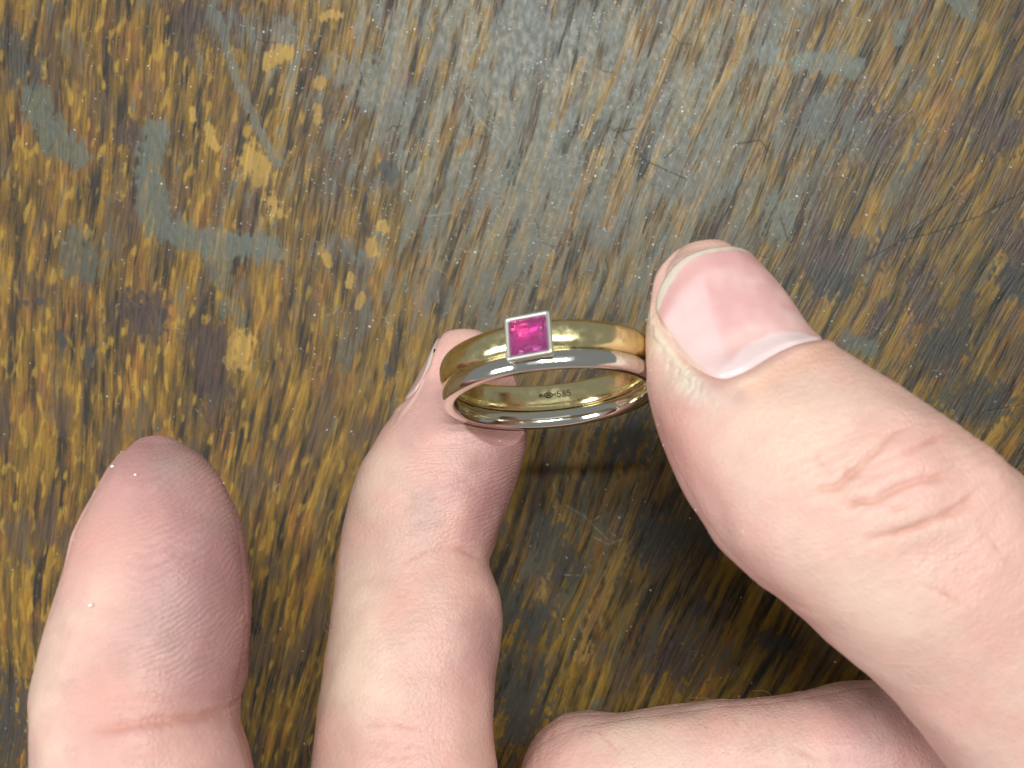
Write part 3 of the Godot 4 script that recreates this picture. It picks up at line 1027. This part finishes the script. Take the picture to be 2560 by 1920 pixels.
	skin(middle, [
		["wrinkles", 4.0, 0.06, 30, 1080, 1240], ["wrinkles", 4.5, 0.05, 34, 1120, 1560], ["wrinkles", 4.0, 0.06, 36, 1020, 1820],
		["crease", 0.55, 0.42, 32, 1208, 1414, 1180, 1392, 1150, 1376, 1110, 1368], ["crease", 0.28, 0.12, 34, 1000, 1410, 1060, 1385, 1120, 1372], ["crease", 0.25, 0.10, 36, 900, 1795, 1000, 1790, 1100, 1810],
		["crease", 0.25, 0.10, 36, 920, 1850, 1010, 1862, 1080, 1850], ["bump", 4.5, 0.45, 32, 1190, 1520], ["bump", 5.0, 0.35, 30, 1180, 1180],
		["pink", 3.0, 0.7, 28, 1095, 900, 1110, 960], ["pink", 2.4, 0.6, 30, 1075, 1130, 1090, 1180], ["red", 1.3, 0.6, 33, 995, 1500, 985, 1520], ["pink", 3.4, 0.55, 31, 1160, 1290, 1210, 1350],
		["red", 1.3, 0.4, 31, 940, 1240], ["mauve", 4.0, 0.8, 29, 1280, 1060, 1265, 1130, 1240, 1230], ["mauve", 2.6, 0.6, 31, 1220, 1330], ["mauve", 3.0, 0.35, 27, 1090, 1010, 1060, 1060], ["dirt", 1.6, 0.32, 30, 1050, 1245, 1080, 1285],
		["dirt", 1.2, 0.25, 30, 1030, 1100], ["pale", 4.0, 0.75, 33, 890, 1560, 900, 1680], ["pale", 3.0, 0.5, 32, 880, 1440], ["pale", 2.5, 0.5, 31, 940, 1160, 900, 1240],
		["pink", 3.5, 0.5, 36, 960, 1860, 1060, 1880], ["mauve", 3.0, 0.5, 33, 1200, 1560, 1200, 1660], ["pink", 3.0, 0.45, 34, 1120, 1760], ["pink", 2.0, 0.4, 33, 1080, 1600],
	], Color(0.53, 0.318, 0.268), 1.0, middle_nail, middle.along[-1], 2, 1.0)
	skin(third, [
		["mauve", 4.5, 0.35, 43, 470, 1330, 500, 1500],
		["wrinkles", 4.0, 0.05, 44, 380, 1560],
		["crease", 0.7, 0.45, 47, 249, 1795, 330, 1790, 405, 1779, 492, 1782, 585, 1790], ["crease", 0.3, 0.15, 46, 200, 1740, 280, 1770], ["bump", 5.0, 0.4, 46, 400, 1880], ["bump", 5.5, 0.45, 45, 400, 1660],
		["mauve", 5.5, 0.85, 40, 380, 1150, 470, 1250, 540, 1350], ["mauve", 4.2, 0.8, 43, 575, 1380, 580, 1500, 565, 1660], ["pink", 5.0, 0.7, 42, 330, 1340, 290, 1420], ["dirt", 3.2, 0.18, 43, 495, 1480, 470, 1540],  # mauve down the right side: painted shade together with dirt
		["dirt", 1.8, 0.55, 39, 430, 1150, 460, 1165], ["dirt", 3.0, 0.25, 41, 560, 1280], ["red", 3.2, 0.5, 46, 280, 1720, 400, 1740], ["red", 2.0, 0.35, 42, 250, 1340], ["pale", 3.5, 0.55, 44, 160, 1600, 130, 1700],
		["dirt", 3.4, 0.15, 44, 460, 1640], ["pink", 4.0, 0.5, 46, 300, 1900], ["pale", 3.0, 0.4, 46, 160, 1850], ["dirt", 0.2, 0.9, 39, 448, 1165], ["pale", 2.6, 0.4, 43, 290, 1480],
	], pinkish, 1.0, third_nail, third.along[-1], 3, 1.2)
	skin(index, [
		["wrinkles", 5.0, 0.07, 35, 1420, 1890], ["wrinkles", 6.0, 0.05, 35, 1900, 1860],
		["crease", 0.3, 0.2, 34, 1372, 1822, 1392, 1850, 1380, 1890], ["crease", 0.25, 0.14, 34, 1430, 1806, 1440, 1830], ["crease", 0.3, 0.16, 34, 2040, 1735, 2050, 1790], ["crease", 0.25, 0.12, 34, 1840, 1754, 1850, 1780],
		["crease", 0.25, 0.1, 36, 1500, 1850, 1560, 1900], ["crease", 0.25, 0.1, 36, 1960, 1860, 2060, 1900], ["pink", 3.5, 0.6, 34, 1340, 1890, 1420, 1910], ["red", 1.6, 0.4, 33, 1310, 1910],
		["pale", 4.0, 0.4, 36, 1600, 1850], ["pink", 3.0, 0.4, 36, 1780, 1900], ["mauve", 5.0, 0.5, 36, 2150, 1820], ["pink", 3.0, 0.4, 34, 2000, 1760],
	], Color(0.52, 0.332, 0.282), 0.0, null, index.along[-1], 4, 0.0)
	make_palm(Color(0.54, 0.328, 0.278))
	for k in skin_v.size():
		skin_v[k] *= MM
	var m := StandardMaterial3D.new()
	m.resource_name = "skin"
	m.vertex_color_use_as_albedo = true
	m.roughness = 0.48
	m.metallic_specular = 0.42
	m.subsurf_scatter_enabled = true
	m.subsurf_scatter_strength = 0.06
	var pores := NoiseTexture2D.new()
	pores.width = 512
	pores.height = 512
	pores.seamless = true
	var cells := FastNoiseLite.new()
	cells.noise_type = FastNoiseLite.TYPE_CELLULAR
	cells.cellular_return_type = FastNoiseLite.RETURN_DISTANCE2_SUB
	cells.frequency = 0.045
	cells.seed = 5
	cells.fractal_type = FastNoiseLite.FRACTAL_FBM
	cells.fractal_octaves = 2
	pores.noise = cells
	m.heightmap_enabled = true
	m.heightmap_texture = pores
	m.heightmap_scale = 0.0075
	m.uv1_triplanar = true
	m.uv1_scale = Vector3.ONE * 90.0
	var hand := Node3D.new()
	hand.name = "hand"
	add_child(hand)
	put("skin", from_arrays(skin_v, skin_n, skin_c, PackedVector2Array(), skin_i), m, hand)
	var nm := StandardMaterial3D.new()
	nm.resource_name = "nail"
	nm.vertex_color_use_as_albedo = true
	nm.roughness = 0.31
	nm.metallic_specular = 0.5
	nm.subsurf_scatter_enabled = true
	nm.subsurf_scatter_strength = 0.04
	make_nail("thumbnail", thumb, thumb_nail, hand, nm, 0.0, Color(0.58, 0.31, 0.30), Color(0.60, 0.53, 0.42), 1.0, 1)
	make_nail("fingernail", middle, middle_nail, hand, nm, 0.05, Color(0.42, 0.28, 0.25), Color(0.44, 0.35, 0.30), 0.0, 2)
	make_nail("fingernail", third, third_nail, hand, nm, 0.1, Color(0.47, 0.32, 0.28), Color(0.6, 0.55, 0.48), 0.0, 3)
	var hairs := []
	for k in 15:      # the fine hairs along the back of the bent finger and beside the one that holds the ring
		var bent := k < 9
		var f := index if bent else middle
		var s := rng.randf_range(34.0, 56.0) if bent else rng.randf_range(26.0, 44.0)
		var phi := rng.randf_range(0.80, 1.04) * PI
		var fr := f.frame(s)
		var p := f.point(fr, phi)
		var out: Vector3 = (fr[1] * cos(phi) + fr[2] * sin(phi)).normalized()
		var way := (f.frame(s - 2.0)[0] - fr[0]).normalized() as Vector3
		var l := rng.randf_range(1.2, 2.4)
		hairs.append([[p - out * 0.1, p + out * 0.35 * l + way * 0.3 * l, p + out * 0.42 * l + way * l], 0.017])
	var hair := StandardMaterial3D.new()
	hair.resource_name = "hair"
	hair.albedo_color = lin(0.22, 0.14, 0.08)
	hair.roughness = 0.5
	put("hair", fibres(hairs), hair, hand)
	tag(hand, "pale hand with dusty fingertips pinching both rings between thumb and finger", "hand")


# ---------------------------------------------------------------- rings

func ring_point(q: float, r: float, t: float) -> Vector3:
	return ring_c + (ring_u * cos(q) + ring_v * sin(q)) * r + ring_a * t


# a closed outline [offset along the axis, radius] turned round the ring's axis
func band(outline: PackedVector2Array, wave: float, seed_: int) -> ArrayMesh:
	var st := SurfaceTool.new()
	st.begin(Mesh.PRIMITIVE_TRIANGLES)
	var n := outline.size()
	var turns := 480
	var nz := noise(80 + seed_, 0.28, 2)
	for j in turns:
		var q := TAU * j / turns
		for k in n:
			var o := outline[k]
			var p := ring_point(q, o.y, o.x)
			var r := o.y + wave * nz.get_noise_3dv(p)
			st.set_smooth_group(1)
			st.add_vertex(ring_point(q, r, o.x) * MM)
	for j in turns:
		for k in n:
			var a := j * n + k
			var b := j * n + (k + 1) % n
			var c := ((j + 1) % turns) * n + (k + 1) % n
			var d := ((j + 1) % turns) * n + k
			for i in [a, b, c, a, c, d]:
				st.add_index(i)
	st.generate_normals()
	return st.commit()


func make_gold_ring() -> void:
	var ring := Node3D.new()
	ring.name = "gold_ring"
	add_child(ring)
	tag(ring, "yellow gold ring with a square pink stone in a pale bezel", "ring")
	var gold := StandardMaterial3D.new()
	gold.resource_name = "yellow_gold"
	gold.albedo_color = lin(0.87, 0.75, 0.41)
	gold.metallic = 1.0
	gold.roughness = 0.4
	var wear := NoiseTexture2D.new()
	wear.width = 256
	wear.height = 256
	wear.seamless = true
	var worn := FastNoiseLite.new()
	worn.seed = 9
	worn.frequency = 0.02
	worn.fractal_octaves = 4
	wear.noise = worn
	gold.roughness_texture = wear
	gold.uv1_triplanar = true
	gold.uv1_scale = Vector3.ONE * 160.0
	var line := PackedVector2Array()
	for k in 25:      # outside, domed
		var t := -1.0 + 2.0 * k / 24.0
		line.append(Vector2(-1.3 + 1.28 * t, RING_R - 0.02 - 0.42 * pow(absf(t), 3.2)))
	line.append(Vector2(0.0, RING_R - 0.62))
	line.append(Vector2(-0.0, RING_IN + 0.24))
	for k in 13:      # inside, a little rounded
		var t := 1.0 - 2.0 * k / 12.0
		line.append(Vector2(-1.3 + 1.24 * t, RING_IN + 0.16 * pow(absf(t), 4.0)))
	line.append(Vector2(-2.6, RING_IN + 0.24))
	line.append(Vector2(-2.6, RING_R - 0.62))
	line.reverse()
	put("band", band(line, 0.045, 1), gold, ring)

	var pale := StandardMaterial3D.new()
	pale.resource_name = "pale_gold"
	pale.albedo_color = lin(0.84, 0.82, 0.74)
	pale.metallic = 1.0
	pale.roughness = 0.38
	# the setting: axes across the stone (sx along the band, sy along the ring's axis, sz outwards)
	var q0 := 1.7375
	var mid_t := -0.95
	var sz := ring_u * cos(q0) + ring_v * sin(q0)
	var sx := ring_u * sin(q0) - ring_v * cos(q0)
	var sy := ring_a
	sz = (sz - sx * 0.10 - sy * 0.13).normalized()
	sx = (sx - sz * sx.dot(sz)).normalized()
	sy = sx.cross(sz) * signf(sx.cross(sz).dot(ring_a))
	var foot := ring_c + ring_a * mid_t + (ring_u * cos(q0) + ring_v * sin(q0) - sz) * 10.7
	# square loops, from the foot up the outside, over the rim and down the inside: [half side, corner radius, height]
	var loops := [
		[1.9, 0.3, 10.24], [1.98, 0.28, 10.3], [2.03, 0.26, 10.6], [2.04, 0.26, 10.96], [2.02, 0.26, 11.04], [1.96, 0.22, 11.09], [1.88, 0.18, 11.10], [1.78, 0.14, 11.09], [1.70, 0.1, 11.05], [1.64, 0.06, 10.98], [1.62, 0.06, 10.5], [1.55, 0.06, 10.26],
	]
	var st := SurfaceTool.new()
	st.begin(Mesh.PRIMITIVE_TRIANGLES)
	var per := 40
	for l in loops:
		for k in per:
			var side := k / 10
			var w := (k % 10) / 9.0
			var ang := PI / 2 * (side + w)
			var c: Vector2 = Vector2(1, 1) * (l[0] - l[1])
			c = c.rotated(PI / 2 * side)
			var p: Vector2 = c + Vector2.from_angle(ang) * l[1]
			st.set_smooth_group(1)
			st.add_vertex((foot + sx * p.x + sy * p.y + sz * l[2]) * MM)
	for j in loops.size() - 1:
		for k in per:
			var a := j * per + k
			var b := j * per + (k + 1) % per
			for i in [a, a + per, b + per, a, b + per, b]:
				st.add_index(i)
	# floor below the stone
	var mid := loops.size() * per
	st.add_vertex((foot + sz * 10.24) * MM)
	for k in per:
		var a := (loops.size() - 1) * per + k
		var b := (loops.size() - 1) * per + (k + 1) % per
		for i in [a, mid, b]:
			st.add_index(i)
	st.generate_normals()
	var bezel := put("bezel", st.commit(), pale, ring)
	bezel.set_meta("label", "pale square bezel round the pink stone")

	# the stone: table, crown facets, girdle and a pavilion of kite facets
	var gem := SurfaceTool.new()
	gem.begin(Mesh.PRIMITIVE_TRIANGLES)
	gem.set_smooth_group(-1)
	var g := func(x: float, y: float, h: float) -> Vector3: return (foot + sx * x + sy * y + sz * h) * MM
	var face := func(pts: Array) -> void:
		var cen: Vector3 = (foot + sz * 10.75) * MM
		for k in range(1, pts.size() - 1):
			var a: Vector3 = pts[0]
			var b: Vector3 = pts[k]
			var c: Vector3 = pts[k + 1]
			if (b - a).cross(c - a).dot((a + b + c) / 3.0 - cen) > 0.0:
				for p in [a, c, b]:
					gem.add_vertex(p)
			else:
				for p in [a, b, c]:
					gem.add_vertex(p)
	var gw := 1.62
	var tw := 1.08
	var table_h := 11.06
	var girdle_h := 10.90
	var low := 10.28
	var table := []
	for k in 4:
		var c := Vector2(tw, tw).rotated(PI / 2 * k)
		table.append(g.call(c.x, c.y, table_h))
	face.call(table)
	for k in 4:
		var a := Vector2(gw, gw).rotated(PI / 2 * k)
		var b := Vector2(gw, gw).rotated(PI / 2 * (k + 1))
		var ta := Vector2(tw, tw).rotated(PI / 2 * k)
		var tb := Vector2(tw, tw).rotated(PI / 2 * (k + 1))
		var m := (a + b) * 0.5
		# crown
		face.call([g.call(ta.x, ta.y, table_h), g.call(a.x, a.y, girdle_h), g.call(m.x, m.y, girdle_h)])
		face.call([g.call(ta.x, ta.y, table_h), g.call(m.x, m.y, girdle_h), g.call(tb.x, tb.y, table_h)])
		face.call([g.call(tb.x, tb.y, table_h), g.call(m.x, m.y, girdle_h), g.call(b.x, b.y, girdle_h)])
		# girdle
		face.call([g.call(a.x, a.y, girdle_h), g.call(a.x, a.y, girdle_h - 0.05), g.call(b.x, b.y, girdle_h - 0.05), g.call(b.x, b.y, girdle_h)])
		# pavilion, in chevrons
		var gh := girdle_h - 0.05
		var rim := [a, b]
		var rim_h := gh
		for tier in [[0.70, 0.78, 10.58], [0.36, 0.48, 10.36]]:
			var na: Vector2 = a * tier[0]
			var nb: Vector2 = b * tier[0]
			var nm: Vector2 = (a + b) * 0.5 * tier[1]
			var h: float = tier[2]
			var ra: Vector2 = rim[0]
			var rb: Vector2 = rim[1]
			var rm := (ra + rb) * 0.5
			face.call([g.call(ra.x, ra.y, rim_h), g.call(na.x, na.y, h + 0.05), g.call(nm.x, nm.y, h)])
			face.call([g.call(ra.x, ra.y, rim_h), g.call(nm.x, nm.y, h), g.call(rm.x, rm.y, rim_h)])
			face.call([g.call(rm.x, rm.y, rim_h), g.call(nm.x, nm.y, h), g.call(rb.x, rb.y, rim_h)])
			face.call([g.call(rb.x, rb.y, rim_h), g.call(nm.x, nm.y, h), g.call(nb.x, nb.y, h + 0.05)])
			rim = [na, nb]
			rim_h = h + 0.05
			if tier[0] < 0.5:
				face.call([g.call(na.x, na.y, rim_h), g.call(0, 0, low), g.call(nm.x, nm.y, h)])
				face.call([g.call(nm.x, nm.y, h), g.call(0, 0, low), g.call(nb.x, nb.y, rim_h)])
			else:
				# the chevron's middle stands below the straight rim of the next tier
				var mid_rim := (na + nb) * 0.5
				face.call([g.call(na.x, na.y, rim_h), g.call(mid_rim.x, mid_rim.y, rim_h), g.call(nm.x, nm.y, h)])
				face.call([g.call(mid_rim.x, mid_rim.y, rim_h), g.call(nb.x, nb.y, rim_h), g.call(nm.x, nm.y, h)])
	gem.generate_normals()
	var pink := StandardMaterial3D.new()
	pink.resource_name = "pink_gem"
	var pc := lin(1.0, 0.22, 0.67)
	pc.a = 0.08
	pink.albedo_color = pc
	pink.roughness = 0.02
	pink.refraction_enabled = true
	pink.refraction_scale = 0.076
	put("gemstone", gem.commit(), pink, ring).set_meta("label", "square faceted hot pink stone")

	# hallmark stamped inside the band
	var dark := StandardMaterial3D.new()
	dark.resource_name = "stamped_recess"
	dark.albedo_color = lin(0.12, 0.08, 0.03)
	dark.roughness = 0.6
	var ms := SurfaceTool.new()
	ms.begin(Mesh.PRIMITIVE_TRIANGLES)
	var bent := func(x: float, y: float, z: float) -> Vector3: return ring_point(4.765 + x / RING_IN, RING_IN + 0.008 - z, -1.45 - y) * MM
	var stroke := func(a: Vector2, b: Vector2, w: float) -> void:
		var o := (b - a).orthogonal().normalized() * w
		var e := (b - a).normalized() * w
		var c := [a - e + o, b + e + o, b + e - o, a - e - o]
		for i in [0, 1, 2, 0, 2, 3]:
			ms.add_vertex(bent.call(c[i].x, c[i].y, 0.05))
	var five := [Vector2(0.36, 0.3), Vector2(0.06, 0.3), Vector2(0.04, 0.05), Vector2(0.24, 0.07), Vector2(0.36, -0.04), Vector2(0.34, -0.22), Vector2(0.2, -0.3), Vector2(0.03, -0.26)]
	var eight := [Vector2(0.2, 0.02), Vector2(0.06, 0.14), Vector2(0.1, 0.28), Vector2(0.3, 0.28), Vector2(0.34, 0.14), Vector2(0.2, 0.02), Vector2(0.04, -0.14), Vector2(0.1, -0.29), Vector2(0.3, -0.29), Vector2(0.36, -0.14), Vector2(0.2, 0.02)]
	var pen := 0.42
	for digit in [five, eight, five]:
		for k in digit.size() - 1:
			stroke.call(digit[k] + Vector2(pen, 0), digit[k + 1] + Vector2(pen, 0), rng.randf_range(0.03, 0.058))
		pen += 0.5
	var lozenge := [Vector2(-0.95, 0), Vector2(-0.62, 0.24), Vector2(-0.3, 0.24), Vector2(0.03, 0), Vector2(-0.3, -0.26), Vector2(-0.62, -0.26)]
	for k in 6:
		stroke.call(lozenge[k], lozenge[(k + 1) % 6], 0.055)
	stroke.call(Vector2(-0.66, 0.06), Vector2(-0.26, 0.06), 0.04)
	stroke.call(Vector2(-0.46, 0.14), Vector2(-0.46, -0.14), 0.04)
	stroke.call(Vector2(-0.66, -0.07), Vector2(-0.26, -0.07), 0.05)
	stroke.call(Vector2(0.12, 0.0), Vector2(0.28, 0.13), 0.045)
	stroke.call(Vector2(0.12, 0.0), Vector2(0.28, -0.13), 0.045)
	stroke.call(Vector2(-1.3, 0.08), Vector2(-1.12, 0.13), 0.07)
	stroke.call(Vector2(-1.34, -0.05), Vector2(-1.1, -0.1), 0.07)
	ms.generate_normals()
	put("hallmark", ms.commit(), dark, ring)


func make_silver_ring() -> void:
	var m := StandardMaterial3D.new()
	m.resource_name = "white_gold"
	m.albedo_color = lin(0.78, 0.755, 0.69)
	m.metallic = 1.0
	m.roughness = 0.09
	var line := PackedVector2Array()
	var cr := (RING_R - 0.05 + RING_IN) * 0.5
	var hr := (RING_R - 0.05 - RING_IN) * 0.5
	for k in 48:
		var a := TAU * k / 48.0
		var c := cos(a)
		var s := sin(a)
		line.append(Vector2(0.92 + 0.9 * signf(c) * pow(absf(c), 0.85), cr + hr * signf(s) * pow(absf(s), 0.85)))
	line.reverse()
	var o := put("silver_ring", band(line, 0.02, 2), m)
	tag(o, "plain rounded white metal ring stacked against the gold ring", "ring")


# ---------------------------------------------------------------- dust

func make_dust() -> void:
	var bit := SphereMesh.new()
	bit.radius = 0.5
	bit.height = 1.0
	bit.radial_segments = 6
	bit.rings = 3
	var m := StandardMaterial3D.new()
	m.resource_name = "metal_filings"
	m.albedo_color = lin(0.7, 0.71, 0.68)
	m.roughness = 0.35
	m.metallic = 0.3
	var places := []
	var clump := noise(90, 0.02, 2)
	for k in 6000:
		var px := rng.randf_range(-60, 2620)
		var py := rng.randf_range(-60, 1980)
		if k % 4:
			px = rng.randfn(1330, 520)
			py = rng.randfn(330, 330)
		if clump.get_noise_2d(px * 0.3, py * 0.3) + rng.randf_range(-0.4, 0.5) < 0.0:
			continue
		var size := 0.05 + 0.09 * pow(rng.randf(), 2.5)
		if rng.randf() < 0.02:
			size = rng.randf_range(0.14, 0.24)
		var p := at(px, py, 0.0)
		p.y = size * 0.22
		places.append([p, size])
	scatter("metal_dust", places, bit, m, "tiny bright metal filings sprinkled over the grimy bench top")
	var on_hand := []
	for spec in [[third, 34], [middle, 46], [thumb, 14]]:
		var f: Finger = spec[0]
		for k in spec[1]:
			var s := rng.randf_range(1.5, 30.0)
			var phi := rng.randf_range(0.25 * PI, 0.85 * PI) if f != thumb else rng.randf_range(0.8 * PI, 0.98 * PI)
			var fr := f.frame(s)
			var p := f.point(fr, phi)
			var size := rng.randf_range(0.05, 0.11)
			on_hand.append([p + (fr[1] * cos(phi) + fr[2] * sin(phi)) * 0.1, size])
	for spec in [[third, 15.0, 1.95, 0.30], [third, 4.0, 2.35, 0.22], [third, 5.6, 1.75, 0.22]]:
		var f: Finger = spec[0]
		var fr := f.frame(spec[1])
		on_hand.append([f.point(fr, spec[2]) + fr[2] * 0.25, spec[3]])
	scatter("skin_dust", on_hand, bit, m, "sparse bright metal specks clinging to the fingertips of the hand")


# thin curved fibres as three-sided tubes
func fibres(list: Array) -> ArrayMesh:
	var st := SurfaceTool.new()
	st.begin(Mesh.PRIMITIVE_TRIANGLES)
	for f in list:      # [points, radius]
		var c := Curve3D.new()
		for p in f[0]:
			c.add_point(p)
		for k in range(1, c.point_count - 1):
			var d := (c.get_point_position(k + 1) - c.get_point_position(k - 1)) * 0.22
			c.set_point_in(k, -d)
			c.set_point_out(k, d)
		var n := 12
		var ring := []
		for k in n + 1:
			var p := c.sample_baked(c.get_baked_length() * k / n, true)
			var q := c.sample_baked(minf(c.get_baked_length() * (k + 0.5) / n, c.get_baked_length()), true)
			var t := (q - p).normalized() if p.distance_to(q) > 1e-6 else Vector3.RIGHT
			var o := t.cross(Vector3.UP).normalized() if absf(t.y) < 0.95 else Vector3.RIGHT
			var r: float = f[1] * (1.0 - 0.6 * k / n)
			var three := []
			for m in 3:
				three.append((p + o.rotated(t, TAU * m / 3.0) * r) * MM)
			ring.append(three)
		for k in n:
			for m in 3:
				var w := (m + 1) % 3
				for v in [ring[k][m], ring[k][w], ring[k + 1][w], ring[k][m], ring[k + 1][w], ring[k + 1][m]]:
					st.add_vertex(v)
	st.generate_normals()
	return st.commit()


func make_fibres() -> void:
	var list := []
	var spots := [[1240, 340, 0.9], [1560, 260, 1.2], [2060, 300, 1.4], [2130, 320, 1.2], [1990, 140, 0.8], [2450, 118, 0.6], [1160, 560, 0.9], [1340, 560, 1.0], [1710, 420, 2.4], [1020, 900, 1.2], [880, 470, 1.0], [700, 1210, 1.4], [1500, 1290, 1.2], [1540, 1340, 1.3], [300, 760, 0.7], [1120, 655, 1.1], [1830, 230, 0.9], [960, 120, 1.0], [600, 60, 0.8], [2290, 560, 1.0]]
	for s in spots:
		var p := at(s[0], s[1], 0.0)
		var d: Vector3 = Vector3(rng.randf_range(-1, 1), 0, rng.randf_range(-1, 1)).normalized() * s[2]
		var side := Vector3(-d.z, 0, d.x) * rng.randf_range(-0.4, 0.4)
		list.append([[p + Vector3(0, 0.05, 0), p + d * 0.5 + side + Vector3(0, 0.16, 0), p + d + Vector3(0, 0.05, 0)], 0.028])
	var m := StandardMaterial3D.new()
	m.resource_name = "lint"
	m.albedo_color = lin(0.55, 0.55, 0.5)
	m.roughness = 0.8
	var o := put("lint", fibres(list), m)
	tag(o, "short pale lint fibres lying loose on the wooden bench top", "lint", "stuff")


func scatter(called: String, places: Array, mesh: Mesh, m: Material, label: String) -> void:
	var mm := MultiMesh.new()
	mm.transform_format = MultiMesh.TRANSFORM_3D
	mm.mesh = mesh
	mm.instance_count = places.size()
	for k in places.size():
		var size: float = places[k][1]
		var b := Basis.from_euler(Vector3(rng.randf_range(-0.4, 0.4), rng.randf_range(0, TAU), rng.randf_range(-0.4, 0.4)))
		b = b * Basis.from_scale(Vector3(size * rng.randf_range(0.8, 1.6), size * 0.6, size) * MM)
		mm.set_instance_transform(k, Transform3D(b, places[k][0] * MM))
	var o := MultiMeshInstance3D.new()
	o.name = called
	o.multimesh = mm
	o.material_override = m
	add_child(o)
	tag(o, label, "dust", "stuff")
